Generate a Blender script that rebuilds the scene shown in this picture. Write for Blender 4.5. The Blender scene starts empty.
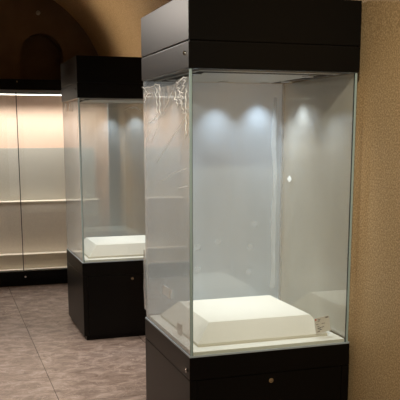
import bpy, bmesh, math, random
from mathutils import Vector, Matrix
random.seed(7)
S = bpy.context.scene
COL = S.collection
B = 0.598                     # height of the glass foot above the floor
W, D, H = 0.767, 0.775, 1.2   # footprint of a case and height of its glass

# ------------------------------------------------------------------ materials
def new_mat(name):
    m = bpy.data.materials.new(name); m.use_nodes = True
    nt = m.node_tree; nt.nodes.clear()
    out = nt.nodes.new('ShaderNodeOutputMaterial')
    return m, nt, out

def nd(nt, kind, **kw):
    n = nt.nodes.new(kind)
    for k, v in kw.items():
        if k in n.inputs: n.inputs[k].default_value = v
        else: setattr(n, k, v)
    return n

def ramp(nt, src, stops):
    r = nt.nodes.new('ShaderNodeValToRGB')
    el = r.color_ramp.elements
    while len(el) < len(stops): el.new(0.5)
    for e, (p, c) in zip(el, stops):
        e.position = p; e.color = (*c, 1)
    nt.links.new(src, r.inputs[0])
    return r

def solid(name, col, rough=0.5, metal=0.0, spec=0.5, nscale=0, namp=0.0, bump=0.0):
    m, nt, out = new_mat(name)
    p = nd(nt, 'ShaderNodeBsdfPrincipled', Roughness=rough, Metallic=metal)
    p.inputs['Specular IOR Level'].default_value = spec
    p.inputs['Base Color'].default_value = (*col, 1)
    if nscale:
        tc = nt.nodes.new('ShaderNodeTexCoord')
        n = nd(nt, 'ShaderNodeTexNoise', Scale=nscale, Detail=4.0)
        nt.links.new(tc.outputs['Object'], n.inputs['Vector'])
        r = ramp(nt, n.outputs['Fac'], [(0.3, [c*(1-namp) for c in col]), (0.7, [min(1, c*(1+namp)) for c in col])])
        nt.links.new(r.outputs[0], p.inputs['Base Color'])
        if bump:
            b = nd(nt, 'ShaderNodeBump', Strength=bump, Distance=0.002)
            nt.links.new(n.outputs['Fac'], b.inputs['Height'])
            nt.links.new(b.outputs[0], p.inputs['Normal'])
    nt.links.new(p.outputs[0], out.inputs[0])
    return m

def emitter(name, col, strength):
    m, nt, out = new_mat(name)
    e = nd(nt, 'ShaderNodeEmission', Strength=strength)
    e.inputs['Color'].default_value = (*col, 1)
    nt.links.new(e.outputs[0], out.inputs[0])
    return m

def schlick(nt, f0=0.04):
    """Fresnel reflectance of a thin pane, alike on both of its sides"""
    g = nt.nodes.new('ShaderNodeNewGeometry')
    d = nd(nt, 'ShaderNodeVectorMath', operation='DOT_PRODUCT')
    nt.links.new(g.outputs['Normal'], d.inputs[0]); nt.links.new(g.outputs['Incoming'], d.inputs[1])
    a = nd(nt, 'ShaderNodeMath', operation='ABSOLUTE'); nt.links.new(d.outputs['Value'], a.inputs[0])
    s = nd(nt, 'ShaderNodeMath', operation='SUBTRACT'); s.inputs[0].default_value = 1.0
    nt.links.new(a.outputs[0], s.inputs[1])
    p = nd(nt, 'ShaderNodeMath', operation='POWER'); p.inputs[1].default_value = 5.0
    nt.links.new(s.outputs[0], p.inputs[0])
    q = nd(nt, 'ShaderNodeMath', operation='MULTIPLY_ADD')
    q.inputs[1].default_value = 1-f0; q.inputs[2].default_value = f0
    nt.links.new(p.outputs[0], q.inputs[0])
    return q.outputs[0]

def glass(name, tint=(0.97, 0.985, 0.98), haze=0.0, f0=0.04):
    m, nt, out = new_mat(name)
    t = nt.nodes.new('ShaderNodeBsdfTransparent'); t.inputs[0].default_value = (*tint, 1)
    g = nd(nt, 'ShaderNodeBsdfGlossy', Roughness=0.015)
    mx = nt.nodes.new('ShaderNodeMixShader')
    nt.links.new(schlick(nt, f0), mx.inputs[0])
    nt.links.new(t.outputs[0], mx.inputs[1]); nt.links.new(g.outputs[0], mx.inputs[2])
    nt.links.new(mx.outputs[0], out.inputs[0])
    return m

def film(name, opac, col, gloss=0.06, streak=0.15):
    """milky protective film: partly clear, partly scattering"""
    m, nt, out = new_mat(name)
    tc = nt.nodes.new('ShaderNodeTexCoord')
    mp = nd(nt, 'ShaderNodeMapping'); mp.inputs['Scale'].default_value = (2.5, 2.5, 0.7)
    nt.links.new(tc.outputs['Object'], mp.inputs['Vector'])
    n = nd(nt, 'ShaderNodeTexNoise', Scale=2.2, Detail=3.0)
    nt.links.new(mp.outputs[0], n.inputs['Vector'])
    mr = nd(nt, 'ShaderNodeMapRange')
    mr.inputs['To Min'].default_value = opac*(1-streak); mr.inputs['To Max'].default_value = min(1, opac*(1+streak))
    nt.links.new(n.outputs['Fac'], mr.inputs['Value'])
    tr = nt.nodes.new('ShaderNodeBsdfTransparent')
    df = nd(nt, 'ShaderNodeBsdfDiffuse'); df.inputs['Color'].default_value = (*col, 1)
    tl = nd(nt, 'ShaderNodeBsdfTranslucent'); tl.inputs['Color'].default_value = (*col, 1)
    a = nd(nt, 'ShaderNodeMixShader'); a.inputs[0].default_value = 0.4
    nt.links.new(df.outputs[0], a.inputs[1]); nt.links.new(tl.outputs[0], a.inputs[2])
    gl = nd(nt, 'ShaderNodeBsdfGlossy', Roughness=0.25)
    b = nd(nt, 'ShaderNodeMixShader'); b.inputs[0].default_value = gloss
    nt.links.new(a.outputs[0], b.inputs[1]); nt.links.new(gl.outputs[0], b.inputs[2])
    mx = nt.nodes.new('ShaderNodeMixShader')
    nt.links.new(mr.outputs[0], mx.inputs[0])
    nt.links.new(tr.outputs[0], mx.inputs[1]); nt.links.new(b.outputs[0], mx.inputs[2])
    sh = nd(nt, 'ShaderNodeBsdfGlossy', Roughness=0.07)          # the smooth skin of the plastic
    fin = nt.nodes.new('ShaderNodeMixShader')
    nt.links.new(schlick(nt, 0.03), fin.inputs[0])
    nt.links.new(mx.outputs[0], fin.inputs[1]); nt.links.new(sh.outputs[0], fin.inputs[2])
    nt.links.new(fin.outputs[0], out.inputs[0])
    return m

def wallpaper(name, dark, mid, light):
    m, nt, out = new_mat(name)
    tc = nt.nodes.new('ShaderNodeTexCoord')
    n = nd(nt, 'ShaderNodeTexNoise', Scale=140.0, Detail=2.0, Roughness=0.6)
    nt.links.new(tc.outputs['Object'], n.inputs['Vector'])
    r = ramp(nt, n.outputs['Fac'], [(0.36, dark), (0.5, mid), (0.66, light)])
    p = nd(nt, 'ShaderNodeBsdfPrincipled', Roughness=0.55)
    p.inputs['Specular IOR Level'].default_value = 0.35
    b = nd(nt, 'ShaderNodeBump', Strength=0.3, Distance=0.002)
    nt.links.new(n.outputs['Fac'], b.inputs['Height'])
    nt.links.new(r.outputs[0], p.inputs['Base Color']); nt.links.new(b.outputs[0], p.inputs['Normal'])
    nt.links.new(p.outputs[0], out.inputs[0])
    return m

def floor_mat():
    m, nt, out = new_mat('stone_floor')
    tc = nt.nodes.new('ShaderNodeTexCoord')
    mp = nd(nt, 'ShaderNodeMapping'); mp.inputs['Scale'].default_value = (1.7, 2.3, 1)
    mp.inputs['Rotation'].default_value = (0, 0, 0.35)
    nt.links.new(tc.outputs['Object'], mp.inputs['Vector'])
    n = nd(nt, 'ShaderNodeTexNoise', Scale=4.5, Detail=12.0, Roughness=0.75, Distortion=0.6)
    nt.links.new(mp.outputs[0], n.inputs['Vector'])
    r = ramp(nt, n.outputs['Fac'], [(0.30, (0.18, 0.133, 0.114)), (0.5, (0.34, 0.268, 0.232)), (0.70, (0.60, 0.495, 0.44))])
    n2 = nd(nt, 'ShaderNodeTexNoise', Scale=2.4, Detail=7.0, Roughness=0.6, Distortion=1.0)
    nt.links.new(mp.outputs[0], n2.inputs['Vector'])
    v0 = nd(nt, 'ShaderNodeMath', operation='SUBTRACT'); v0.inputs[1].default_value = 0.5; nt.links.new(n2.outputs['Fac'], v0.inputs[0])
    v1 = nd(nt, 'ShaderNodeMath', operation='ABSOLUTE'); nt.links.new(v0.outputs[0], v1.inputs[0])
    v2 = nd(nt, 'ShaderNodeMapRange'); v2.inputs['From Min'].default_value = 0.0; v2.inputs['From Max'].default_value = 0.012
    v2.inputs['To Min'].default_value = 0.45; v2.inputs['To Max'].default_value = 0.0
    nt.links.new(v1.outputs[0], v2.inputs['Value'])
    vein = nd(nt, 'ShaderNodeMixRGB'); vein.inputs['Color2'].default_value = (0.66, 0.56, 0.50, 1)
    nt.links.new(v2.outputs[0], vein.inputs['Fac']); nt.links.new(r.outputs[0], vein.inputs['Color1'])
    r = vein
    # tile joints: x every 0.62, y every 1.24
    sx = nt.nodes.new('ShaderNodeSeparateXYZ'); nt.links.new(tc.outputs['Object'], sx.inputs[0])
    def joint(sock, off, per, w):
        a = nd(nt, 'ShaderNodeMath', operation='ADD'); a.inputs[1].default_value = off; nt.links.new(sock, a.inputs[0])
        k = nd(nt, 'ShaderNodeMath', operation='PINGPONG'); k.inputs[1].default_value = per/2
        nt.links.new(a.outputs[0], k.inputs[0])
        l = nd(nt, 'ShaderNodeMath', operation='LESS_THAN'); l.inputs[1].default_value = w
        nt.links.new(k.outputs[0], l.inputs[0]); return l.outputs[0]
    jx = joint(sx.outputs['X'], 0.385+6*0.8, 0.8, 0.0022)
    jy = joint(sx.outputs['Y'], 0.3+8*1.6, 1.6, 0.0018)
    mxm = nd(nt, 'ShaderNodeMath', operation='MAXIMUM'); nt.links.new(jx, mxm.inputs[0]); nt.links.new(jy, mxm.inputs[1])
    mc = nd(nt, 'ShaderNodeMixRGB'); mc.inputs['Color2'].default_value = (0.09, 0.068, 0.056, 1)
    nt.links.new(mxm.outputs[0], mc.inputs['Fac']); nt.links.new(r.outputs[0], mc.inputs['Color1'])
    p = nd(nt, 'ShaderNodeBsdfPrincipled', Roughness=0.27)
    p.inputs['Specular IOR Level'].default_value = 0.45
    nt.links.new(mc.outputs[0], p.inputs['Base Color'])
    b = nd(nt, 'ShaderNodeBump', Strength=0.10, Distance=0.004)
    nt.links.new(n.outputs['Fac'], b.inputs['Height']); nt.links.new(b.outputs[0], p.inputs['Normal'])
    nt.links.new(p.outputs[0], out.inputs[0])
    return m

M = dict(
    black=solid('black_satin_metal', (0.0035, 0.0030, 0.0028), 0.36, 0.0, 0.15, 60, 0.10),
    gap=solid('shadow_gap', (0.004, 0.004, 0.004), 0.8),
    glass=glass('clear_glass'),
    glass_edge=solid('green_glass_edge', (0.37, 0.49, 0.50), 0.12, 0, 0.7),
    clear_joint=film('clear_joint', 0.35, (0.75, 0.78, 0.80), 0.15),
    seal=solid('dark_seal', (0.02, 0.024, 0.024), 0.4),
    alu=solid('brushed_aluminium', (0.55, 0.58, 0.60), 0.28, 0.9),
    channel=solid('pale_blue_channel', (0.42, 0.50, 0.57), 0.3),
    chrome=solid('chrome', (0.75, 0.74, 0.72), 0.12, 1.0),
    tray=solid('ivory_board', (0.72, 0.69, 0.60), 0.55),
    riser=solid('ivory_linen_board', (0.70, 0.665, 0.575), 0.75, 0, 0.3, 260, 0.09, 0.25),
    diffuser=solid('grey_diffuser_panel', (0.42, 0.40, 0.37), 0.5),
    cream=solid('cream_fabric_panel', (0.72, 0.53, 0.405), 0.8, 0, 0.3, 120, 0.06),
    dado=solid('taupe_fabric_panel', (0.46, 0.435, 0.375), 0.8, 0, 0.3, 90, 0.08),
    step=solid('warm_grey_step_board', (0.78, 0.71, 0.62), 0.75, 0, 0.3, 90, 0.06),
    steptop=solid('pale_step_board', (0.80, 0.72, 0.60), 0.6),
    card=solid('card_paper', (0.74, 0.69, 0.63), 0.6),
    ink=solid('card_ink', (0.10, 0.08, 0.075), 0.7),
    red=solid('red_ink', (0.55, 0.06, 0.04), 0.6),
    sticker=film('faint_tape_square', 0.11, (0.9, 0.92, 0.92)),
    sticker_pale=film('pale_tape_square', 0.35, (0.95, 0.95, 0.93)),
    white_sticker=solid('white_paper_sticker', (0.9, 0.9, 0.88), 0.5),
    led=emitter('led_strip', (1.0, 0.92, 0.80), 2.6),
    lens=emitter('spotlight_lens', (0.95, 0.97, 1.0), 0.25),
    wall=wallpaper('flecked_gold_wallpaper', (0.34, 0.22, 0.105), (0.47, 0.325, 0.17), (0.66, 0.49, 0.29)),
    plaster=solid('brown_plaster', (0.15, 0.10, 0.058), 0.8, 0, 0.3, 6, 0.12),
    floor=floor_mat(),
    crease=solid('crumpled_film', (0.93, 0.92, 0.90), 0.25, 0, 0.8),
    jamb=solid('blue_grey_jamb', (0.30, 0.41, 0.50), 0.3, 0.2),
)

# ------------------------------------------------------------------ mesh tools
class MB:
    def __init__(self): self.bm = bmesh.new()
    def box(self, x0, x1, y0, y1, z0, z1, bev=0.0, mi=0, edge_axis=None, edge_mi=1):
        tmp = bmesh.new()
        bmesh.ops.create_cube(tmp, size=1)
        for v in tmp.verts:
            v.co = Vector(((x0+x1)/2+v.co.x*(x1-x0), (y0+y1)/2+v.co.y*(y1-y0), (z0+z1)/2+v.co.z*(z1-z0)))
        if bev: bmesh.ops.bevel(tmp, geom=tmp.edges[:], offset=bev, segments=2, affect='EDGES', profile=0.7)
        tmp.normal_update()
        for f in tmp.faces:
            f.material_index = mi
            if edge_axis is not None and abs(f.normal[edge_axis]) < 0.9: f.material_index = edge_mi
        self.add(tmp); return self
    def add(self, tmp):
        me = bpy.data.meshes.new('t'); tmp.to_mesh(me); tmp.free()
        self.bm.from_mesh(me); bpy.data.meshes.remove(me)
    def cyl(self, c, axis, r, h, seg=20, mi=0, r2=None):
        tmp = bmesh.new()
        bmesh.ops.create_cone(tmp, cap_ends=True, segments=seg, radius1=r, radius2=r if r2 is None else r2, depth=h)
        q = Vector((0, 0, 1)).rotation_difference(Vector(axis)).to_matrix().to_4x4()
        bmesh.ops.transform(tmp, matrix=Matrix.Translation(c) @ q, verts=tmp.verts[:])
        for f in tmp.faces: f.material_index = mi
        self.add(tmp); return self
    def ring(self, c, axis, r_out, r_in, h, seg=24):
        tmp = bmesh.new(); q = Vector((0, 0, 1)).rotation_difference(Vector(axis)).to_matrix()
        L = []
        for (r, z) in ((r_in, 0), (r_in, h), (r_out, h), (r_out, 0)):
            L.append([tmp.verts.new(Vector(c)+q @ Vector((r*math.cos(2*math.pi*k/seg), r*math.sin(2*math.pi*k/seg), z))) for k in range(seg)])
        for a in range(4):
            for k in range(seg):
                tmp.faces.new((L[a][k], L[a][(k+1) % seg], L[(a+1) % 4][(k+1) % seg], L[(a+1) % 4][k]))
        self.add(tmp); return self
    def tube(self, pts, r):
        tmp = bmesh.new(); rings = []
        pts = [Vector(p) for p in pts]
        for i, p in enumerate(pts):
            t = (pts[min(i+1, len(pts)-1)]-pts[max(i-1, 0)]).normalized()
            u = t.cross(Vector((0.31, 0.87, 0.37))).normalized(); v = t.cross(u)
            rr = r*(0.35 if i in (0, len(pts)-1) else 1)
            rings.append([tmp.verts.new(p+rr*(math.cos(a)*u+math.sin(a)*v)) for a in (0, 1.257, 2.513, 3.77, 5.027)])
        for a, b in zip(rings, rings[1:]):
            for k in range(5): tmp.faces.new((a[k], a[(k+1) % 5], b[(k+1) % 5], b[k]))
        tmp.faces.new(rings[0][::-1]); tmp.faces.new(rings[-1])
        self.add(tmp); return self
    def quad(self, *co, mi=0):
        f = self.bm.faces.new([self.bm.verts.new(c) for c in co]); f.material_index = mi; return self
    def build(self, name, mats, parent=None, recalc=True, smooth=False):
        bmesh.ops.remove_doubles(self.bm, verts=self.bm.verts[:], dist=1e-6)
        if recalc: bmesh.ops.recalc_face_normals(self.bm, faces=self.bm.faces[:])
        me = bpy.data.meshes.new(name); self.bm.to_mesh(me); self.bm.free()
        for m in (mats if isinstance(mats, (list, tuple)) else [mats]): me.materials.append(m)
        if smooth:
            for p in me.polygons: p.use_smooth = True
        o = bpy.data.objects.new(name, me); COL.objects.link(o)
        if parent: o.parent = parent
        return o

def empty(name, loc, label, cat, group=None):
    o = bpy.data.objects.new(name, None); COL.objects.link(o)
    o.location = loc; o.empty_display_size = 0.1
    o['label'] = label; o['category'] = cat
    if group: o['group'] = group
    return o

def tag(o, label, cat, group=None):
    o['label'] = label; o['category'] = cat
    if group: o['group'] = group
    return o

def struct(o): o['kind'] = 'structure'; return o

# ------------------------------------------------------------------ room shell
XR, XL, YB, YF = 0.80, -1.60, 5.50, -5.2
ZS, R = 1.908, 1.20                      # spring line and radius of the barrel vault
XC = (XR+XL)/2
NA = 48
arc = [(XC+R*math.cos(math.pi*k/NA), ZS+R*math.sin(math.pi*k/NA)) for k in range(NA+1)]
struct(MB().box(XL-0.1, XR+0.1, YF-0.1, YB+0.3, -0.08, 0.0).build('floor', M['floor']))
struct(MB().box(XR, XR+0.08, YF, YB, 0, ZS).build('wall_right', M['wall']))
struct(MB().box(XL-0.08, XL, YF, YB, 0, ZS).build('wall_left', M['wall']))
c = MB()
for (a, b) in zip(arc, arc[1:]):
    def o_(p): return (XC+(p[0]-XC)*1.06, ZS+(p[1]-ZS)*1.06)
    A, Bq = o_(a), o_(b)
    c.quad((a[0], YF, a[1]), (b[0], YF, b[1]), (b[0], YB, b[1]), (a[0], YB, a[1]))
    c.quad((A[0], YF, A[1]), (A[0], YB, A[1]), (Bq[0], YB, Bq[1]), (Bq[0], YF, Bq[1]))
struct(c.build('ceiling', M['wall'], recalc=False, smooth=True))

def arch_wall(name, y, thick, mat, hole=None):
    """vault-shaped wall, optionally with an arched niche (centre x, radius, sill z, spring z, depth)"""
    b = MB()
    xs = sorted(set([round(XL+(XR-XL)*k/60, 5) for k in range(61)] + ([round(hole[0]+hole[1]*math.cos(math.pi*k/20), 5) for k in range(21)] if hole else [])))
    def top(x): return ZS+math.sqrt(max(0, R*R-(x-XC)**2))
    def arch(x): return hole[3]+math.sqrt(max(0, hole[1]**2-(x-hole[0])**2))
    for x0, x1 in zip(xs, xs[1:]):
        mid = (x0+x1)/2
        if hole and abs(mid-hole[0]) < hole[1]:
            b.quad((x0, y, 0), (x1, y, 0), (x1, y, hole[2]), (x0, y, hole[2]))
            b.quad((x0, y, arch(x0)), (x1, y, arch(x1)), (x1, y, top(x1)), (x0, y, top(x0)))
            yy = y+hole[4]
            b.quad((x0, yy, hole[2]), (x1, yy, hole[2]), (x1, yy, arch(x1)), (x0, yy, arch(x0)))
            b.quad((x0, y, arch(x0)), (x0, yy, arch(x0)), (x1, yy, arch(x1)), (x1, y, arch(x1)))
            b.quad((x0, y, hole[2]), (x1, y, hole[2]), (x1, yy, hole[2]), (x0, yy, hole[2]))
        else:
            b.quad((x0, y, 0), (x1, y, 0), (x1, y, top(x1)), (x0, y, top(x0)))
    if hole:
        for sx in (-1, 1):
            x = hole[0]+sx*hole[1]
            b.quad((x, y, hole[2]), (x, y, hole[3]), (x, y+hole[4], hole[3]), (x, y+hole[4], hole[2]))
    return struct(b.build(name, mat, recalc=False))
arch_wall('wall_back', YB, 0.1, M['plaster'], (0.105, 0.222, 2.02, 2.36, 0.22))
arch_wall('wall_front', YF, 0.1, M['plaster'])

t = MB().cyl((0.081, YB-0.012, 2.186+B), (0, -1, 0), 0.022, 0.024).cyl((0.081, YB-0.034, 2.18+B), (0, -0.9, -0.4), 0.012, 0.03)
tag(t.build('wall_sensor', M['dado']), 'tiny pale fixture high on the dark end wall above the arched niche', 'fixture')

# ------------------------------------------------------------------ glass display case
def film_grid(parent, axis, pos, u0, u1, v0, topf, mat, amp, ny=60, nz=70, out=-1, seed=0, bump_top=0.13):
    """thin plastic film just off a pane, crumpled towards its torn top edge"""
    from mathutils import noise
    b = MB(); vs = []
    for j in range(nz+1):
        row = []
        for i in range(ny+1):
            u = u0+(u1-u0)*i/ny; v1 = topf(u); s = j/nz
            v = v0+(v1-v0)*s
            k = max(0, 1-(v1-v)/bump_top)
            w = noise.noise(Vector((u*16+seed, v*9, seed)))+0.6*noise.noise(Vector((u*40, v*26, seed+5)))
            off = 0.0008+abs(w)*amp*(0.012+k*k)
            co = [0, 0, v]; co[axis] = pos+out*off; co[1-axis] = u
            row.append(b.bm.verts.new(co))
        vs.append(row)
    for j in range(nz):
        for i in range(ny):
            b.bm.faces.new((vs[j][i], vs[j][i+1], vs[j+1][i+1], vs[j+1][i]))
    return b.build('protective_film', mat, parent, smooth=True)

def lerp_profile(pts):
    def f(u):
        for (a, va), (c_, vc) in zip(pts, pts[1:]):
            if a <= u <= c_: return va+(vc-va)*(u-a)/(c_-a)
        return pts[0][1] if u < pts[0][0] else pts[-1][1]
    return f

LAMPS = [(0.10, 0.22, 0.7), (0.62, 0.20, 0.45), (0.10, 0.58, 0.9), (0.385, 0.665, 0.8), (0.615, 0.68, 0.85), (0.670, 0.54, 0.75)]
def display_case(loc, label, films, watt, full=True):
    t = empty('display_case', loc, label, 'display case', 'glass display cases along the right wall')
    # canopy: fascia box, thin joint, lower band with its glazing frame
    MB().box(0, W, 0, D, H+0.1095, H+0.294, 0.003).build('canopy', M['black'], t)
    band = MB().box(0, W, 0, D, H, H+0.1045, 0.003).box(0.006, W-0.006, 0.006, D-0.006, H+0.1, H+0.112)
    bo = band.build('canopy_band', M['black'], t)
    MB().cyl((-0.002, 0.049, H+0.062), (-1, 0, 0), 0.009, 0.006).cyl((-0.006, 0.049, H+0.062), (-1, 0, 0), 0.004, 0.004).build('lock', M['chrome'], bo)
    # underside light panel with a dark slot, four spotlights
    MB().box(0.06, W-0.06, 0.05, D-0.05, H-0.004, H+0.001, 0.001).build('light_panel', M['diffuser'], t)
    MB().box(0.075, W-0.075, 0.095, 0.135, H-0.006, H-0.003).box(0.075, 0.115, 0.16, D-0.09, H-0.006, H-0.003).box(W-0.115, W-0.075, 0.16, D-0.09, H-0.006, H-0.003).build('louvre', M['gap'], t)
    for (lx, ly, lk) in LAMPS:
        s = MB().ring((lx, ly, H-0.009), (0, 0, 1), 0.026, 0.019, 0.006).build('spotlight', M['diffuser'], t)
        MB().cyl((lx, ly, H-0.006), (0, 0, 1), 0.018, 0.003).build('lens', M['lens'], s)
        L = bpy.data.lights.new('spotlight_beam', 'SPOT'); L.energy = watt*lk; L.spot_size = math.radians(90); L.spot_blend = 0.9
        L.shadow_soft_size = 0.014; L.color = (0.88, 0.94, 1.0)
        lo = bpy.data.objects.new('spotlight_beam', L); COL.objects.link(lo); lo.parent = s; lo.location = (lx, ly, H-0.012)
    # glazing: four panes, corner joints, foot channel
    a, th = 0.006, 0.010
    def pane(x0, x1, y0, y1, ax): return MB().box(x0, x1, y0, y1, 0.004, H-0.0005, 0, 0, ax, 1).build('glass_pane', [M['glass'], M['glass_edge'] if y0 < 0.5 and ax == 1 else M['clear_joint']], t)
    pane(a+th+.001, W-a-th-.001, a, a+th, 1)
    pane(a+th+.001, W-a-th-.001, D-a-th, D-a, 1)
    pane(a, a+th, a+th+.001, D-a-th-.001, 0)
    pane(W-a-th, W-a, a+th+.001, D-a-th-.001, 0)
    for (x, y) in ((a, a), (W-a-th, a), (a, D-a-th), (W-a-th, D-a-th)):
        e = MB().box(x, x+th, y, y+th, 0.004, H-0.0005, 0.0012).build('corner_joint', M['glass_edge'] if y < D/2 else M['clear_joint'], t)
        xi = x+th if x < W/2 else x-0.002
        yi = y+th if y < D/2 else y-0.002
        if y < D/2: MB().box(xi, xi+0.002, y+0.001, y+th-0.001, 0.006, H-0.002).build('seal', M['seal'], e)
    ch = MB()
    ch.box(0.001, W-0.001, 0.001, 0.0045, 0, 0.007).box(0.001, W-0.001, D-0.0045, D-0.001, 0, 0.007)
    ch.box(0.001, 0.0045, 0.0045, D-0.0045, 0, 0.007).box(W-0.0045, W-0.001, 0.0045, D-0.0045, 0, 0.007)
    ch.build('foot_channel', M['channel'], t)
    # floor tray with a raised board
    MB().box(0.0175, W-0.0175, 0.0175, D-0.0175, 0.0, 0.019, 0.0015).build('tray', M['tray'], t)
    # base: band, carcass with posts, door, plinth
    b1 = MB().box(0, W, 0, D, -0.1005, 0, 0.003).box(0.006, W-0.006, 0.006, D-0.006, -0.108, -0.098).build('base_band', M['black'], t)
    if full: MB().cyl((-0.002, 0.040, -0.064), (-1, 0, 0), 0.010, 0.006).cyl((-0.006, 0.040, -0.064), (-1, 0, 0), 0.004, 0.004).build('lock', M['chrome'], b1)
    cab = MB().box(0.0, 0.036, 0, D, -B+0.035, -0.1035, 0.002)
    cab.box(0.034, W-0.002, 0.03, D-0.002, -B+0.037, -0.1055).box(W-0.036, W, 0.0, D, -B+0.035, -0.1035, 0.002)
    cab.build('cabinet', M['black'], t)
    d = MB().box(0.038, W-0.038, 0.001, 0.029, -B+0.037, -0.1045, 0.002).build('cabinet_door', M['black'], t)
    k = MB().ring((W/2-0.005, 0.003, -0.136), (0, -1, 0), 0.0105, 0.0065, 0.007).cyl((W/2-0.005, 0.001, -0.136), (0, -1, 0), 0.0055, 0.006).build('lock', M['chrome'], d)
    MB().box(0.02, W-0.02, 0.02, D-0.02, -B, -B+0.04).build('plinth', M['black'], t)
    # protective film still on the panes
    fl = films
    if fl.get('back'):
        film_grid(t, 1, D-a, a+0.004, W-a-0.004, 0.02, lambda u: H-0.002, film('film_on_back_pane', fl['back'], fl['col']), 0.003, out=1, seed=3)
    if fl.get('right'):
        film_grid(t, 0, W-a, a+0.010, D-a-0.004, 0.02, lambda u: H-0.002, film('film_on_right_pane', fl['right'], fl.get('rcol', fl['col'])), 0.003, out=1, seed=8)
    if fl.get('left'):
        film_grid(t, 0, a, a+0.002, D-a, 0.012, fl['top'], film('film_on_left_pane', fl['left'], fl.get('lcol', fl['col'])), 0.009, out=-1, seed=12)
    return t

top1 = lerp_profile([(0, 1.163), (0.05, 1.172), (0.10, 1.165), (0.15, 1.158), (0.24, 1.148), (0.33, 1.150), (0.435, 1.146), (0.46, 1.168), (0.50, 1.163), (0.614, 1.165), (0.68, 1.158), (0.775, 1.17)])
case1 = display_case((0, 0, B), 'nearest glass display case with torn film on its left pane, black base and canopy',
    dict(back=0.80, right=0.80, left=0.27, top=top1, col=(0.76, 0.85, 1.0), rcol=(0.97, 0.92, 0.87), lcol=(0.90, 0.89, 0.86)), 5.6)
case2 = display_case((-0.010, 2.636, B), 'farther glass display case, its whole black base visible on the stone floor',
    dict(back=0.46, right=0.6, left=0.42, top=lambda u: H-0.02, col=(0.84, 0.87, 0.90), rcol=(0.80, 0.79, 0.77), lcol=(0.90, 0.90, 0.88)), 6.0, full=False)

# crumpled bits of film, reflections painted as squares, a pale patch and a sticker on the near case
def crease(parent, pts, r, n=4):
    out = []
    for k in range(len(pts)-1):
        p, q = Vector(pts[k]), Vector(pts[k+1])
        for s in range(n):
            v = p.lerp(q, s/n)
            if k or s: v += Vector((random.uniform(-1, 0), random.uniform(-1, 1), random.uniform(-1, 1)))*r*1.6
            out.append(v)
    out.append(Vector(pts[-1]))
    return out
b = MB(); f = -0.001
def zig(y0, z0, y1, z1, n, amp):
    return [(f, y0+(y1-y0)*k/n+amp*(-1)**k*random.uniform(.4, 1), z0+(z1-z0)*k/n+random.uniform(-.006, .006)) for k in range(n+1)]
heavy = [[(f, .77, 1.168), (f, .70, 1.158), (f, .64, 1.163), (f, .56, 1.158), (f, .51, 1.166), (f, .44, 1.160)],
         [(f, .17, 1.158), (f, .12, 1.152), (f, .06, 1.170), (f, .02, 1.165)],
         zig(.50, 1.160, .47, 1.02, 8, .018), zig(.435, 1.165, .42, 1.03, 7, .012),
         zig(.70, 1.15, .60, 1.12, 6, .02), zig(.66, 1.13, .72, 1.09, 5, .015), zig(.62, 1.14, .56, 1.12, 4, .012),
         zig(.16, 1.150, .09, 1.08, 9, .03), zig(.06, 1.155, .10, 1.06, 10, .03), zig(.13, 1.10, .05, 1.03, 9, .025),
         zig(.19, 1.12, .15, 1.05, 6, .018), zig(.03, 1.13, .03, .93, 12, .010), zig(.49, 1.02, .66, .99, 6, .012)]
light = [[(f, .035, 1.013), (f, .13, .968), (f, .243, .925), (f, .37, .865), (f, .498, .809)],
         [(f, .025, .804), (f, .14, .785), (f, .247, .770), (f, .36, .742), (f, .448, .728)],
         [(f, .026, .731), (f, .09, .722), (f, .171, .713)], [(f, .62, .961), (f, .66, .93), (f, .70, .900)],
         [(f, .24, 1.12), (f, .34, 1.06), (f, .47, 1.01)], [(f, .46, .99), (f, .52, .94), (f, .60, .90)],
         [(f, .05, .98), (f, .03, .95), (f, .06, .92)]]
for pts in heavy: b.tube(crease(case1, pts, 0.0028, 2), 0.0021)
for pts in light: b.tube(crease(case1, pts, 0.0010, 3), 0.0012)
b.build('film_creases', M['crease'], case1, smooth=True)

def ribbon(name, parent, axis, pos, prof, mat):
    b = MB(); L = []
    for (z, u0, u1) in prof:
        a_, c_ = [0, 0, z], [0, 0, z]
        a_[axis] = c_[axis] = pos; a_[1-axis] = u0; c_[1-axis] = u1
        d_ = [0.0, 0.0, 0.0]; d_[axis] = 0.0012
        L.append([b.bm.verts.new(a_), b.bm.verts.new(c_), b.bm.verts.new(Vector(c_)+Vector(d_)), b.bm.verts.new(Vector(a_)+Vector(d_))])
    for p, q in zip(L, L[1:]):
        for k in range(4): b.bm.faces.new((p[k], p[(k+1) % 4], q[(k+1) % 4], q[k]))
    b.bm.faces.new(L[0]); b.bm.faces.new(L[-1][::-1])
    return b.build(name, mat, parent)
FLAP = film('loose_film_flap', 0.35, (0.85, 0.88, 0.90), 0.1)
ribbon('film_flap', case1, 1, D-0.020, [(1.13, .70, .715), (1.04, .695, .718), (.95, .688, .716), (.86, .69, .718), (.74, .703, .724), (.60, .70, .720), (.46, .69, .722), (.33, .698, .722), (.20, .70, .725), (.12, .69, .724)], FLAP)
ribbon('film_flap', case1, 0, -0.001, [(.36, .755, .785), (.30, .745, .79), (.24, .75, .785), (.16, .752, .795), (.10, .75, .785), (.05, .75, .78)], FLAP)

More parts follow.
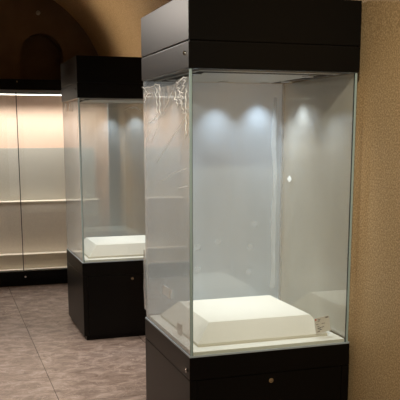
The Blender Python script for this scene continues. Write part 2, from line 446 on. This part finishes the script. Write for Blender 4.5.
def square(parent, mat, axis, pos, u, z, w, h, rot, name='sticker', th=0.0006):
    b = MB().box(-w/2, w/2, -th, 0, -h/2, h/2)
    o = b.build(name, mat, parent)
    if axis == 1: o.matrix_local = Matrix.Translation((u, pos, z)) @ Matrix.Rotation(rot, 4, 'Y')
    else: o.matrix_local = Matrix.Translation((pos, u, z)) @ Matrix.Rotation(-math.pi/2, 4, 'Z') @ Matrix.Rotation(rot, 4, 'Y')
    return o
yb = D-0.006-0.010-0.0005
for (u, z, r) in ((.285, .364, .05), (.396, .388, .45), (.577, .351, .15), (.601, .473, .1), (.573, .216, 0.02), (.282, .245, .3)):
    square(case1, M['sticker'], 1, yb, u, z, .030, .030, r)  # faint squares standing in for reflections on the back pane
square(case1, M['sticker_pale'], 0, 0.0, .352, .222, .15, .045, 0.0)  # pale see-through rectangle on the left pane
ws = square(case1, M['white_sticker'], 0, W-0.0168, .655, .713, .026, .026, 0.0)
ws.data.transform(Matrix.Diagonal((1.55, 1, 1, 1)) @ Matrix.Rotation(math.pi/4, 4, 'Y'))

# torn scrap of film at the far case
b = MB()
yi = D-0.0185
for (p, q) in (((.51, 1.135), (.60, 1.172)), ((.55, 1.150), (.62, 1.158)), ((.60, 1.172), (.645, 1.145)), ((.615, 1.158), (.64, 1.135)), ((.58, 1.165), (.63, 1.150)), ((.64, 1.150), (.66, 1.13))):
    b.tube(crease(case2, [(p[0], yi, p[1]), ((p[0]+q[0])/2, yi-.001, (p[1]+q[1])/2+.006), (q[0], yi, q[1])], 0.003, 3), 0.0026)
b.build('film_scrap', M['crease'], case2, smooth=True)

# ------------------------------------------------------------------ risers inside the cases
def riser(loc, label):
    b = MB(); bm = b.bm
    rings = []
    for (x0, x1, y0, y1, z) in ((.067, .700, .090, .710, 0), (.067, .700, .090, .710, .013), (.142, .642, .160, .635, .090), (.144, .640, .162, .633, .0907)):
        rings.append([bm.verts.new(p) for p in ((x0, y0, z), (x1, y0, z), (x1, y1, z), (x0, y1, z))])
    for p, q in zip(rings, rings[1:]):
        for k in range(4): bm.faces.new((p[k], p[(k+1) % 4], q[(k+1) % 4], q[k]))
    bm.faces.new(rings[-1]); bm.faces.new(rings[0][::-1])
    o = b.build('display_riser', M['riser']); o.location = loc
    return tag(o, label, 'display riser', 'ivory display risers')
riser((0, 0, B+0.0192), 'ivory riser with sloping sides and flat top inside the nearest display case')
riser((-0.010, 2.636, B+0.0192), 'ivory riser with sloping sides inside the smaller-looking case farther back')

def label_card(corners, label, lines, thick=0.0015, mat=None):
    """corners: TL, TR, BR, BL seen from the front; returns a thing with printed parts"""
    TL, TR, BR, BL = [Vector(c_) for c_ in corners]
    base = (BL+BR)/2
    t = empty('label_card', base, label, 'label card', 'small printed label cards')
    n = (BR-BL).cross(TL-BL).normalized()
    def P(u, v, o): return (BL.lerp(BR, u).lerp(TL.lerp(TR, u), v))+n*o-base
    def patch(b, u0, u1, v0, v1, o0, o1, mi=0):
        vs = [b.bm.verts.new(P(u, v, o)) for o in (o0, o1) for (u, v) in ((u0, v0), (u1, v0), (u1, v1), (u0, v1))]
        for q in ((3, 2, 1, 0), (4, 5, 6, 7), (0, 1, 5, 4), (1, 2, 6, 5), (2, 3, 7, 6), (3, 0, 4, 7)):
            b.bm.faces.new([vs[i] for i in q])
    b = MB(); patch(b, 0, 1, 0, 1, -thick, 0); b.build('card', mat or M['card'], t)
    b = MB()
    for (u0, u1, v0, v1) in lines[1:]: patch(b, u0, u1, v0, v1, 0, 0.0004)
    b.build('printed_text', M['ink'], t)
    b = MB(); patch(b, *lines[0], 0, 0.0004); b.build('corner_mark', M['ink'], t)
    b = MB(); patch(b, .04, .13, .86, .95, 0, 0.0004); b.build('red_mark', M['red'], t)
    return t
LINES = [(.75, .94, .88, .95), (.22, .40, .86, .89), (.22, .34, .77, .80), (.08, .22, .58, .61), (.44, .66, .56, .59), (.14, .28, .44, .47),
         (.14, .36, .30, .36), (.40, .58, .33, .37), (.20, .42, .20, .24), (.08, .26, .10, .14)]
label_card([(.627, .085, B+.107), (.708, .097, B+.115), (.718, .092, B+.044), (.637, .080, B+.034)],
           'small printed label card standing at the right front corner of the nearest riser', LINES)
label_card([(.050, .358, B+.072), (.050, .272, B+.079), (.045, .264, B+.026), (.045, .334, B+.0205)],
           'small printed label card by the left pane of the nearest case, seen almost edge-on', LINES[:6])
label_card([(.030, 2.636+.455, B+.076), (.030, 2.636+.345, B+.078), (.030, 2.636+.350, B+.0215), (.030, 2.636+.460, B+.0205)],
           'tiny pinkish label card by the left pane of the farther case', LINES[:6])

# ------------------------------------------------------------------ long wall showcase on the end wall
def showcase():
    y0 = 5.0
    x0, x1 = XL+0.004, XR-0.004
    t = empty('wall_showcase', ((x0+x1)/2, y0, 0), 'long built-in glass-fronted showcase lit inside, along the end wall under the arched niche', 'showcase')
    ox = (x0+x1)/2
    def X(x): return x-ox
    def Y(y): return y-y0
    def bx(name, mat, xa, xb, ya, yb_, za, zb, bev=0.0): return MB().box(X(xa), X(xb), Y(ya), Y(yb_), za, zb, bev).build(name, mat, t)
    bx('header', M['black'], x0, x1, 5.0, 5.495, 1.978, 2.080, 0.003)
    pl = MB().box(X(x0), X(x1), Y(5.0), Y(5.495), 0.06, 0.156, 0.003).box(X(x0), X(x1), Y(5.03), Y(5.49), 0.0, 0.062)
    pl.build('plinth', M['black'], t)
    bx('deck', M['steptop'], x0, x1, 5.07, 5.47, 0.156, 0.163)
    bx('back_panel', M['cream'], x0, x1, 5.47, 5.49, 0.163, 1.978)
    bx('end_panel', M['cream'], x1-0.012, x1, 5.07, 5.469, 0.163, 1.978)
    bx('jamb', M['jamb'], 0.70, x1, 5.02, 5.06, 0.156, 1.978, 0.002)
    bx('light_trough', M['alu'], x0+0.02, 0.69, 5.066, 5.12, 1.938, 1.977)
    bx('light_strip', M['led'], x0+0.03, 0.68, 5.07, 5.115, 1.932, 1.938)
    bx('top_rail', M['alu'], x0, 0.699, 5.022, 5.030, 1.958, 1.977)
    joints = [0.699, -0.222, -1.143, x0]
    for a, c_ in zip(joints, joints[1:]):
        d = MB().box(X(c_+0.003), X(a-0.003), 0.031, 0.041, 0.159, 1.957, 0, 0, 1, 1).build('glass_door', [M['glass'], M['glass_edge']], t)
        MB().box(X(c_-0.004), X(c_+0.004), 0.028, 0.0305, 0.159, 1.957).build('edge_seal', M['seal'], d)
        MB().cyl((X(c_+0.012), -0.003, 0.10), (0, -1, 0), 0.010, 0.008).build('lock', M['chrome'], d)
        MB().cyl((X(c_+0.012), -0.003, 2.055), (0, -1, 0), 0.008, 0.008).build('catch', M['chrome'], d)
    for k in range(8):  # unseen downlights added to brighten the interior beyond the strip's own light
        sx = 0.62-0.29*k
        hs = MB().ring((X(sx), 0.152, 1.969), (0, 0, 1), 0.026, 0.018, 0.008).build('spotlight', M['alu'], t)
        L = bpy.data.lights.new('spotlight_beam', 'SPOT'); L.energy = 5.4; L.spot_size = math.radians(150); L.spot_blend = 0.6
        L.color = (1.0, 0.95, 0.91); L.shadow_soft_size = 0.03
        lo = bpy.data.objects.new('spotlight_beam', L); COL.objects.link(lo); lo.parent = hs; lo.location = (X(sx), 0.152, 1.963)
    return t
showcase()
b = MB().box(-1.58, .640, 5.25, 5.44, 0.164, B+.244, .003, 0)
tag(b.build('display_step', M['step']), 'taupe raised step block with pale top running along the back of the long showcase', 'display step')
st = bpy.data.objects['display_step']
lid = MB().box(-1.581, .641, 5.247, 5.441, B+.2445, B+.256, .002).build('step_top', M['steptop'], st)
b = MB().box(-1.58, .66, 5.13, 5.246, 0.164, B-.285, .003)
tag(b.build('low_step', M['steptop']), 'low cream step along the foot of the long showcase in front of the taupe block', 'display step')
b = MB().box(-1.58, .613, 5.40, 5.415, B+.2565, B+.805, .002)
tag(b.build('display_board', M['dado']), 'upright taupe backing board standing on the step in the long showcase', 'display board')

# ------------------------------------------------------------------ unseen room lamps
def spot(loc, target, watt, deg, blend, col, size=0.05):
    L = bpy.data.lights.new('ceiling_spot', 'SPOT'); L.energy = watt; L.spot_size = math.radians(deg); L.spot_blend = blend
    L.color = col; L.shadow_soft_size = size
    o = bpy.data.objects.new('ceiling_spot', L); COL.objects.link(o); o.location = loc
    o.rotation_euler = (Vector(target)-Vector(loc)).to_track_quat('-Z', 'Y').to_euler()
    return o
WARM = (1.0, 0.84, 0.64)
spot((-0.5, -2.1, 2.95), (0.80, -0.4, 1.0), 86, 78, 1.0, (1.0, 0.88, 0.66))
spot((-1.05, 4.0, 2.15), (0.72, 3.75, 2.52), 26, 74, 1.0, WARM)
spot((-1.35, 2.9, 2.55), (-0.1, 1.4, 0.8), 75, 95, 0.9, (1.0, 0.90, 0.80), 0.1)  # unseen fill added to brighten the cases' left faces and the floor
spot((-1.40, -0.3, 2.35), (0.0, 0.42, 1.55), 34, 46, 0.9, (1.0, 0.92, 0.82), 0.06)  # added fill from the left front for the film and near left face
spot((-0.7, 1.2, 3.0), (-0.45, 2.2, 0.0), 55, 80, 0.9, (1.0, 0.90, 0.80), 0.1)  # added overhead fill that lifts the floor
w = bpy.data.worlds.new('dim_hall'); S.world = w; w.use_nodes = True
w.node_tree.nodes['Background'].inputs[0].default_value = (1.0, 0.8, 0.6, 1)
w.node_tree.nodes['Background'].inputs[1].default_value = 0.05

# ------------------------------------------------------------------ camera
cam = bpy.data.cameras.new('camera'); co = bpy.data.objects.new('camera', cam); COL.objects.link(co)
fpx, py = 775.4916, 282.3484
cam.sensor_width = 36; cam.sensor_fit = 'HORIZONTAL'; cam.lens = 36*fpx/400
cam.shift_y = (py-200)/400
r_ = Vector((0.950078595, -0.312008640, -0.000923738)); u_ = Vector((0.05905225, 0.1769078, 0.98245431)); f_ = Vector((0.30637082, 0.93346357, -0.18650116))
m = Matrix(((r_.x, u_.x, -f_.x, -0.9542), (r_.y, u_.y, -f_.y, -3.0497), (r_.z, u_.z, -f_.z, 0.9369+B), (0, 0, 0, 1)))
co.matrix_world = m; cam.clip_start = 0.02
S.camera = co

S.view_settings.view_transform = 'Standard'; S.view_settings.look = 'None'
S.view_settings.gamma = 1; S.view_settings.use_curve_mapping = False
S.view_settings.exposure = 1.3
S.cycles.max_bounces = 14; S.cycles.transparent_max_bounces = 32; S.cycles.diffuse_bounces = 4; S.cycles.glossy_bounces = 6
